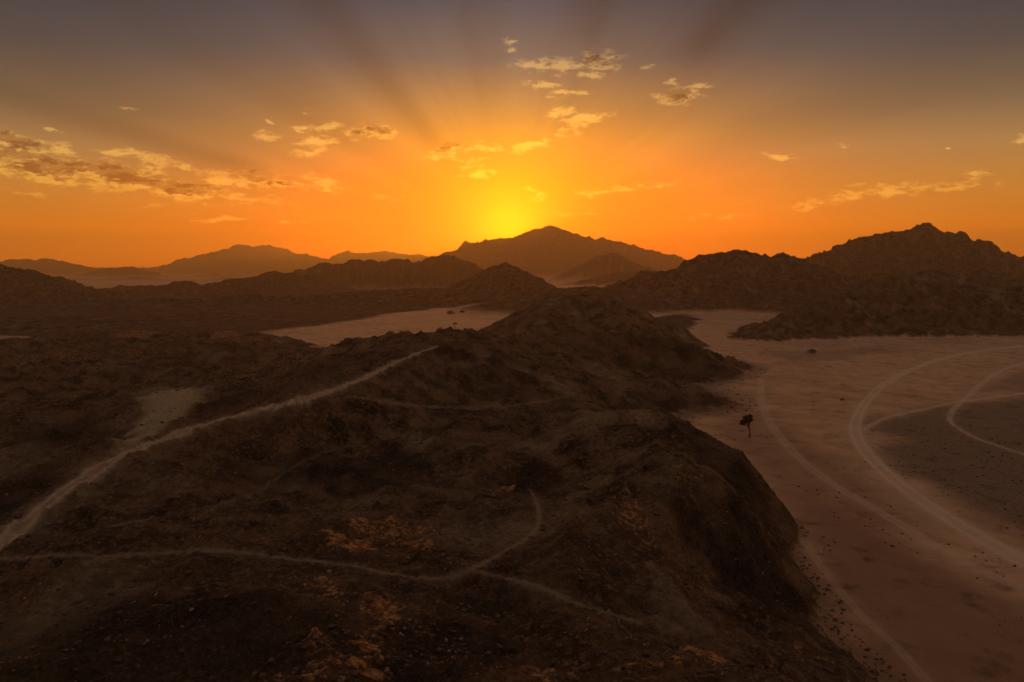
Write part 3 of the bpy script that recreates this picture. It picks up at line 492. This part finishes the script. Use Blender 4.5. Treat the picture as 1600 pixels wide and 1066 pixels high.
# ------------------------------------------------------------------ materials
def land_material():
    m = bpy.data.materials.new('desert_ground'); m.use_nodes = True; nt = m.node_tree; g = NT(nt)
    bs = nt.nodes['Principled BSDF']; bs.inputs['Roughness'].default_value = 0.95
    def attr(n):
        a = g.new('ShaderNodeAttribute'); a.attribute_name = n; s = g.new('ShaderNodeSeparateColor'); nt.links.new(a.outputs['Color'], s.inputs[0]); return s.outputs
    A = attr('cover'); B = attr('tint')
    geo = g.new('ShaderNodeNewGeometry'); pos = geo.outputs['Position']
    n_big = g.noise(pos, 0.02, 6, .6); n_mid = g.noise(pos, 0.16, 7, .62, dist=0.4); n_fine = g.noise(pos, 1.3, 6, .68); n_grit = g.noise(pos, 6.0, 4, .7)
    n_s = g.noise(pos, 3.2, 5, .7)
    rock = g.mix(g.sstep(n_mid, .36, .64), (0.040, 0.025, 0.012, 1), (0.265, 0.155, 0.070, 1))
    rock = g.mix(g.sstep(n_big, .42, .62), rock, g.mix(0.5, rock, (0.15, 0.075, 0.035, 1)))
    rock = g.mix(g.m('MULTIPLY', g.sstep(n_fine, .50, .68), 0.65), rock, (0.36, 0.22, 0.11, 1))
    rock = g.mix(g.m('MULTIPLY', g.sstep(n_fine, .48, .34), 0.6), rock, (0.045, 0.028, 0.017, 1))
    rock = g.mix(g.m('MULTIPLY', g.sstep(n_s, .56, .68), 0.6), rock, (0.42, 0.27, 0.15, 1))
    rock = g.mix(g.m('MULTIPLY', g.sstep(n_s, .44, .34), 0.6), rock, (0.035, 0.022, 0.014, 1))
    rock = g.mix(g.m('MULTIPLY', g.sstep(n_grit, .60, .70), 0.5), rock, (0.40, 0.27, 0.16, 1))
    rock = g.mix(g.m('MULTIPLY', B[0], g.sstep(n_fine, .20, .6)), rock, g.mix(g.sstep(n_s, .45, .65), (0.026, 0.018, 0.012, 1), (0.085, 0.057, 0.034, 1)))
    sandc = g.mix(g.sstep(n_mid, .3, .7), (0.58, 0.32, 0.145, 1), (0.86, 0.51, 0.245, 1))
    sandc = g.mix(g.m('MULTIPLY', g.sstep(n_big, .45, .7), .5), sandc, (0.56, 0.27, 0.12, 1))
    sandc = g.mix(g.m('MULTIPLY', g.sstep(n_grit, .6, .75), .25), sandc, (0.25, 0.14, 0.08, 1))
    grav = g.mix(g.sstep(n_fine, .4, .65), (0.085, 0.052, 0.028, 1), (0.23, 0.135, 0.072, 1))
    sandc = g.mix(g.m('MULTIPLY', B[2], .9), sandc, grav)
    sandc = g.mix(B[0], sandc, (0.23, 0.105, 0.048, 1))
    c = g.mix(A[0], rock, sandc)
    org = g.mix(g.sstep(n_fine, .42, .66), (0.24, 0.095, 0.03, 1), (0.85, 0.42, 0.15, 1))
    c = g.mix(g.m('MULTIPLY', 0.9, g.sstep(g.m('ADD', g.m('ADD', g.m('MULTIPLY', n_s, 0.8), g.m('MULTIPLY', n_fine, 1.6)), g.m('MULTIPLY_ADD', A[2], 1.0, -1.50)), 0.0, 0.50)), c, org)
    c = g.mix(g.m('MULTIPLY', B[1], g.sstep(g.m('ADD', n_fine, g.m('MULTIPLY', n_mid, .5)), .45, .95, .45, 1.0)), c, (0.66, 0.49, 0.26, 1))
    c = g.mix(g.m('MULTIPLY', A[1], g.sstep(n_fine, .1, .5, .7, 1.0)), c, (0.85, 0.60, 0.36, 1))
    nt.links.new(c, bs.inputs['Base Color'])
    nt.links.new(g.m('MULTIPLY_ADD', A[0], 0.40, 0.10), bs.inputs['Specular IOR Level'])
    nt.links.new(g.m('MULTIPLY_ADD', A[0], -0.42, 0.95), bs.inputs['Roughness'])
    nt.links.new(g.mix(A[0], (1, 1, 1, 1), (1.0, 0.68, 0.36, 1)), bs.inputs['Specular Tint'])
    hgt = g.m('ADD', g.m('MULTIPLY', n_fine, 0.7), g.m('ADD', g.m('MULTIPLY', n_s, 0.4), g.m('MULTIPLY', n_grit, 0.15)))
    hgt = g.m('MULTIPLY', hgt, g.m('SUBTRACT', 1.0, g.m('MULTIPLY', A[0], .85)))
    bp = g.new('ShaderNodeBump'); bp.inputs['Strength'].default_value = 0.9; bp.inputs['Distance'].default_value = 0.8
    nt.links.new(hgt, bp.inputs['Height']); nt.links.new(bp.outputs[0], bs.inputs['Normal'])
    return m
MLAND = land_material()

# ------------------------------------------------------------------ split the one relief into ground, hills, mountains and tracks
nr, na = shape
gxyz = np.stack([gx, gy, z], 1).astype(np.float32)
Zg = z.reshape(shape)
dPi = np.stack(np.gradient(np.stack([GX, GY, Zg], -1), axis=0), 0); dPj = np.gradient(np.stack([GX, GY, Zg], -1), axis=1)
nrm = np.cross(dPi, dPj); nrm = np.where(nrm[..., 2:3] < 0, -nrm, nrm); nrm /= (np.linalg.norm(nrm, axis=-1, keepdims=True) + 1e-9)
nrm = nrm.reshape(-1, 3)
ii, jj = np.meshgrid(np.arange(nr - 1), np.arange(na), indexing='ij')
jn = (jj + 1) % na
quads = np.stack([ii * na + jj, ii * na + jn, (ii + 1) * na + jn, (ii + 1) * na + jj], -1).reshape(-1, 4)
q0 = quads[:, 0]
feat = idx[q0].copy()
feat[(feat > 0) & (above[q0] < 0.25)] = 0
pid = path_id[q0]
cover = np.stack([sand, np.clip(path_mask, 0, 1), orange, np.ones_like(sand)], 1).astype(np.float32)
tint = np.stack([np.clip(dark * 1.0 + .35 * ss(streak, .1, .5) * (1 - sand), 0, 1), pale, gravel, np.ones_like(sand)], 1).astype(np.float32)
def land_piece(name, sel, label=None):
    q = quads[sel]
    if len(q) == 0: return
    vs, inv = np.unique(q, return_inverse=True); q = inv.reshape(-1, 4)
    me = bpy.data.meshes.new(name); n = len(vs); f = len(q)
    me.vertices.add(n); me.vertices.foreach_set('co', gxyz[vs].ravel())
    me.loops.add(f * 4); me.loops.foreach_set('vertex_index', q.astype(np.int32).ravel())
    me.polygons.add(f); me.polygons.foreach_set('loop_start', np.arange(0, f * 4, 4, dtype=np.int32)); me.polygons.foreach_set('use_smooth', np.ones(f, bool))
    me.update(calc_edges=True)
    for an, arr in (('cover', cover), ('tint', tint)):
        a = me.attributes.new(an, 'FLOAT_COLOR', 'POINT'); a.data.foreach_set('color', arr[vs].ravel())
    me.normals_split_custom_set_from_vertices(nrm[vs].astype(np.float32).tolist())
    me.materials.append(MLAND)
    o = bpy.data.objects.new(name, me); C.objects.link(o); o['kind'] = 'structure'
    if label: o['label'] = label
    return o
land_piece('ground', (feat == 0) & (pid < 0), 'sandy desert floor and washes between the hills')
land_piece('hill', (feat == 1) & (pid < 0), 'broad dark stony hills of the foreground')
for i, Rg in enumerate(RIDGES): land_piece(Rg[0], (feat == i + 2) & (pid < 0), Rg[6])
for i, Pt in enumerate(PATHS): land_piece(Pt[0], pid == i, Pt[3])

# final relief lookup for standing things on it
Z0 = Zg
# ------------------------------------------------------------------ things
def simple_mat(name, c1, c2, scale, rough=0.9, bump=0.02, spec=0.2):
    m = bpy.data.materials.new(name); m.use_nodes = True; nt = m.node_tree; g = NT(nt); bs = nt.nodes['Principled BSDF']
    bs.inputs['Roughness'].default_value = rough; bs.inputs['Specular IOR Level'].default_value = spec
    tc = g.new('ShaderNodeTexCoord'); n = g.noise(tc.outputs['Object'], scale, 6, .6)
    nt.links.new(g.mix(g.sstep(n, .32, .68), c1 + (1,), c2 + (1,)), bs.inputs['Base Color'])
    bp = g.new('ShaderNodeBump'); bp.inputs['Distance'].default_value = bump; nt.links.new(n, bp.inputs['Height']); nt.links.new(bp.outputs[0], bs.inputs['Normal'])
    return m
M_ROCK = simple_mat('rock_dark', (0.06, 0.035, 0.022), (0.22, 0.13, 0.075), 5)
M_ROCK2 = simple_mat('rock_pale', (0.22, 0.12, 0.065), (0.48, 0.29, 0.16), 5)
M_BARK = simple_mat('bark', (0.05, 0.03, 0.02), (0.14, 0.085, 0.05), 9)
M_LEAF = simple_mat('leaf', (0.07, 0.04, 0.018), (0.15, 0.085, 0.04), 3)
def mesh_obj(name, V, Fc, mat, parent=None, smooth=False):
    me = bpy.data.meshes.new(name); me.from_pydata(V, [], Fc); me.materials.append(mat)
    if smooth:
        for p in me.polygons: p.use_smooth = True
    o = bpy.data.objects.new(name, me); C.objects.link(o); o.parent = parent; return o

rnd = random.Random(5)
def tube(V, Fc, pts, rads, n=7):
    from mathutils import Vector
    base = len(V)
    for k, (p, r) in enumerate(zip(pts, rads)):
        p = Vector(p); q = Vector(pts[min(k + 1, len(pts) - 1)]) - Vector(pts[max(k - 1, 0)]); q.normalize()
        a = q.orthogonal().normalized(); b = q.cross(a)
        for i in range(n):
            t = 2 * math.pi * i / n; V.append(tuple(p + (a * math.cos(t) + b * math.sin(t)) * r))
    for k in range(len(pts) - 1):
        for i in range(n):
            Fc.append((base + k * n + i, base + k * n + (i + 1) % n, base + (k + 1) * n + (i + 1) % n, base + (k + 1) * n + i))
    V.append(tuple(pts[-1])); t = len(V) - 1
    for i in range(n): Fc.append((base + (len(pts) - 1) * n + i, base + (len(pts) - 1) * n + (i + 1) % n, t))
def acacia(u, v, hgt, label, crowns, seed, lean=-0.35):
    h = cast(u, v); r0 = random.Random(seed)
    root = bpy.data.objects.new('acacia_tree', None); C.objects.link(root); root.location = h; root.empty_display_size = 0.3
    root['label'] = label; root['category'] = 'tree'
    V, Fc = [], []; s = hgt
    fork = (-0.05 * s, 0, 0.44 * s)
    tube(V, Fc, [(0, 0, -0.25), (0.02 * s, 0, .12 * s), (0.0, .01 * s, .3 * s), fork], [.05 * s, .032 * s, .027 * s, .024 * s])
    LV, LF = [], []
    for cx, cy, cz, rx, rz in crowns:
        c = (cx * s, cy * s, cz * s)
        mid = ((fork[0] + c[0]) / 2 + .03 * s, (fork[1] + c[1]) / 2, (fork[2] + c[2]) / 2 + .02 * s)
        tube(V, Fc, [fork, mid, c], [.018 * s, .013 * s, .006 * s], 5)
        for k in range(5):
            t = r0.random() * 6.28; e = (c[0] + math.cos(t) * rx * s * .7, c[1] + math.sin(t) * rx * s * .7, c[2] + r0.uniform(-.2, .7) * rz * s)
            tube(V, Fc, [mid, tuple((a + b) / 2 + r0.uniform(-.02, .02) * s for a, b in zip(mid, e)), e], [.009 * s, .006 * s, .002 * s], 4)
        for k in range(int(800 * rx * rx / .03)):
            while True:
                x, y, zz = (r0.uniform(-1, 1) for _ in range(3))
                if x * x + y * y + zz * zz < 1: break
            if math.sin(x * 9 + seed) * math.sin(y * 8) + math.sin(zz * 7 + x * 4) > .75: continue
            p = (c[0] + x * rx * s, c[1] + y * rx * s, c[2] + zz * rz * s); q = r0.uniform(.012, .028) * s
            d1 = [r0.gauss(0, 1) * q for _ in range(3)]; d2 = [r0.gauss(0, 1) * q for _ in range(3)]
            b = len(LV); LV += [p, tuple(a + d for a, d in zip(p, d1)), tuple(a + d for a, d in zip(p, d2))]; LF.append((b, b + 1, b + 2))
    mesh_obj('trunk', V, Fc, M_BARK, root, True); cr = mesh_obj('crown', LV, LF, M_LEAF, root)
    return root
acacia(1171, 683, 5.6, 'lone acacia tree with crown leaning left on the sandy wash', [(-.24, 0, .68, .19, .10), (-.10, .05, .84, .20, .10), (-.34, -.06, .60, .13, .06), (-.02, -.08, .76, .14, .09), (.04, .1, .9, .12, .06), (-.16, -.1, .74, .18, .09)], 3)
acacia(711, 514, 4.6, 'small distant acacia tree on the pale left sand valley', [(-.2, 0, .75, .20, .10), (.18, .05, .85, .20, .10), (0, -.1, .92, .15, .07)], 4)

def bush(u, v, r, label, group=None):
    h = cast(u, v); r0 = random.Random(int(u)); LV, LF = [], []; V, Fc = [], []
    root = bpy.data.objects.new('desert_bush', None); C.objects.link(root); root.location = h; root['label'] = label; root['category'] = 'bush'
    if group: root['group'] = group
    for k in range(9):
        t = r0.random() * 6.28; l = r0.uniform(.5, .95) * r
        e = (math.cos(t) * l, math.sin(t) * l, r * r0.uniform(.35, .7)); tube(V, Fc, [(0, 0, -.1), (e[0] * .4, e[1] * .4, e[2] * .6), e], [.05 * r, .03 * r, .01 * r], 4)
    for k in range(700):
        t = r0.random() * 6.28; q = math.sqrt(r0.random()) * r * (0.8 + .3 * math.sin(3 * t + u)); zz = r0.random() ** .6 * r * .75 * math.sqrt(max(0, 1 - (q / (r * 1.15)) ** 2))
        p = (math.cos(t) * q, math.sin(t) * q, zz); s = .06 * r
        d1 = [r0.gauss(0, 1) * s for _ in range(3)]; d2 = [r0.gauss(0, 1) * s for _ in range(3)]
        b = len(LV); LV += [p, tuple(a + d for a, d in zip(p, d1)), tuple(a + d for a, d in zip(p, d2))]; LF.append((b, b + 1, b + 2))
    mesh_obj('stem', V, Fc, M_BARK, root, True); mesh_obj('foliage', LV, LF, M_LEAF, root)
bush(1269, 552, 2.6, 'lone dark bush on the sand below the dark rocky spur')
bush(704, 491, 4.5, 'dark bush at the far edge of the left sand valley')
bush(722, 489, 3.4, 'smaller bush right beside another at the far edge of the left sand valley')
bush(1316, 626, .9, 'tiny bush on the sand left of the broad rutted track')

# rocks: a few shapes shared between all
def rock_mesh(seed, mat):
    r0 = random.Random(seed); t = (1 + 5 ** .5) / 2
    V = [(-1, t, 0), (1, t, 0), (-1, -t, 0), (1, -t, 0), (0, -1, t), (0, 1, t), (0, -1, -t), (0, 1, -t), (t, 0, -1), (t, 0, 1), (-t, 0, -1), (-t, 0, 1)]
    Fc = [(0, 11, 5), (0, 5, 1), (0, 1, 7), (0, 7, 10), (0, 10, 11), (1, 5, 9), (5, 11, 4), (11, 10, 2), (10, 7, 6), (7, 1, 8), (3, 9, 4), (3, 4, 2), (3, 2, 6), (3, 6, 8), (3, 8, 9), (4, 9, 5), (2, 4, 11), (6, 2, 10), (8, 6, 7), (9, 8, 1)]
    V = [tuple(c / 1.9 * r0.uniform(.62, 1.3) for c in v) for v in V]
    return V, Fc
ROCKS = []
for k in range(6):
    V, Fc = rock_mesh(40 + k, None); me = bpy.data.meshes.new('rock'); me.from_pydata(V, [], Fc); me.materials.append(M_ROCK2 if k > 3 else M_ROCK); ROCKS.append((me, V, Fc))
def put_rock(u, v, size, k, label, group=None, cat='rock'):
    h = cast(u, v)
    if not h: return
    o = bpy.data.objects.new('rock', ROCKS[k % 6][0]); C.objects.link(o); o.location = (h[0], h[1], h[2] + size * .25)
    o.scale = (size * rnd.uniform(.8, 1.3), size * rnd.uniform(.7, 1.1), size * rnd.uniform(.5, .85)); o.rotation_euler = (rnd.uniform(-.3, .3), rnd.uniform(-.3, .3), rnd.uniform(0, 6.28))
    o['label'] = label; o['category'] = cat
    if group: o['group'] = group
LR = 'dark angular rock in the rubble along the bottom right edge'
for k in range(70):
    u = 820 + 560 * rnd.random() ** .9; top = 1010 - 60 * math.exp(-((u - 1010) / 90) ** 2) + 20 * abs(u - 1100) / 300
    v = top + (1062 - top) * rnd.random() ** .7
    if 1055 < u < 1150 and 1000 < v < 1035: continue
    put_rock(u, v, rnd.uniform(.12, .36), rnd.choice((0, 1, 2, 3)), LR, 'rocks in the bottom rubble')
LS = 'dark rock among the rusty patches on the foreground slope'
for k in range(34):
    cx, cy = rnd.choice([(600, 870), (640, 860), (530, 930), (590, 960), (570, 1010), (510, 1010), (560, 1045), (480, 1045)])
    put_rock(cx + rnd.gauss(0, 30), min(cy + rnd.gauss(0, 16), 1064), rnd.uniform(.12, .30), rnd.randrange(6), LS, 'rocks on the rusty slope')
put_rock(502, 909, .50, 4, 'pale boulder on the left rusty patch below the footpath')
put_rock(788, 765, .55, 5, 'pale rock at the small orange patch above the footpath loop')
put_rock(1258, 838, .35, 4, 'small light stone alone on the sand beside the foot of the hill')

# loose stones lying everywhere on the near hills: one uncounted mass
def stones(n, name, label, mat, smin, smax, region, seed, koff):
    r0 = np.random.RandomState(seed); Vs = []; Fs = []; cnt = 0
    tries = 0
    j_all = np.where(region)[0]
    w = 1.0 / (rad[j_all] ** 0.2); w /= w.sum()
    pick = r0.choice(j_all, n, p=w)
    for p in pick:
        V, Fc = ROCKS[koff + r0.randint(2)][1:]; V = np.array(V)
        s = smin + (smax - smin) * r0.rand() ** 3; s *= 1 + rad[p] / 220.0
        a = r0.rand() * 6.28; c, sn = math.cos(a), math.sin(a)
        V = V * s * np.array([r0.uniform(.8, 1.3), r0.uniform(.7, 1.1), r0.uniform(.45, .8)]); V = np.stack([V[:, 0] * c - V[:, 1] * sn, V[:, 0] * sn + V[:, 1] * c, V[:, 2]], 1)
        jx, jy = r0.uniform(-.05, .05, 2)
        V += np.array([gx[p] + jx, gy[p] + jy, z[p] + s * .12]); Vs.append(V); Fs.append(np.array(Fc) + cnt); cnt += 12
    V = np.concatenate(Vs).astype(np.float32); Fc = np.concatenate(Fs).astype(np.int32); me = bpy.data.meshes.new(name)
    me.vertices.add(len(V)); me.vertices.foreach_set('co', V.ravel()); me.loops.add(Fc.size); me.loops.foreach_set('vertex_index', Fc.ravel())
    me.polygons.add(len(Fc)); me.polygons.foreach_set('loop_start', np.arange(0, Fc.size, 3, dtype=np.int32)); me.update(calc_edges=True)
    me.materials.append(mat); o = bpy.data.objects.new(name, me); C.objects.link(o); o['kind'] = 'stuff'; o['label'] = label; o['category'] = 'stones'
view = (np.abs(np.degrees(np.arctan2(gx, gy))) < 38) & (rad > 34)
hillpt = view & (rad < 190) & (above > 1.0) & (path_id < 0)
stones(5500, 'loose_stones', 'dark loose stones scattered over the foreground hill', M_ROCK, .03, .24, hillpt & (fbm(gx, gy, 10, 4, .6, seed=90) > -.12), 1, 0)
stones(3200, 'loose_stones', 'pale loose stones scattered over the foreground hill', M_ROCK2, .03, .15, hillpt & (fbm(gx, gy, 8, 4, .6, seed=92) > .12), 2, 4)
stones(1300, 'loose_stones', 'fallen stones along the foot of the hills', M_ROCK, .03, .20, view & (rad < 320) & (nsur > -1.6) & (nsur < .8) & (path_id < 0) & (gx > 5), 4, 2)
stones(900, 'pebbles', 'small stones on the sandy wash and gravel fan', M_ROCK, .04, .16, view & (rad < 230) & (above < .3) & (gx > 20) & (path_id < 0) & (gravel + .3 * (fbm(gx, gy, 20, 3, seed=95) > .15) > .25), 3, 1)

# ------------------------------------------------------------------ haze
def haze():
    x0, x1, y0, y1, a, b = -8800, 8800, -8800, 8800, -60, 480
    V = [(x0, y0, a), (x1, y0, a), (x1, y1, a), (x0, y1, a), (x0, y0, b), (x1, y0, b), (x1, y1, b), (x0, y1, b)]
    Fc = [(0, 3, 2, 1), (4, 5, 6, 7), (0, 1, 5, 4), (1, 2, 6, 5), (2, 3, 7, 6), (3, 0, 4, 7)]
    m = bpy.data.materials.new('haze'); m.use_nodes = True; nt = m.node_tree; nt.nodes.clear()
    v = nt.nodes.new('ShaderNodeVolumePrincipled'); v.inputs['Density'].default_value = HZ; v.inputs['Color'].default_value = (0.98, 0.79, 0.44, 1); v.inputs['Anisotropy'].default_value = 0.78
    o = nt.nodes.new('ShaderNodeOutputMaterial'); nt.links.new(v.outputs[0], o.inputs['Volume'])
    h = mesh_obj('haze', V, Fc, m); h['kind'] = 'stuff'
haze()
print('max z', z.max(), 'min z', z.min())
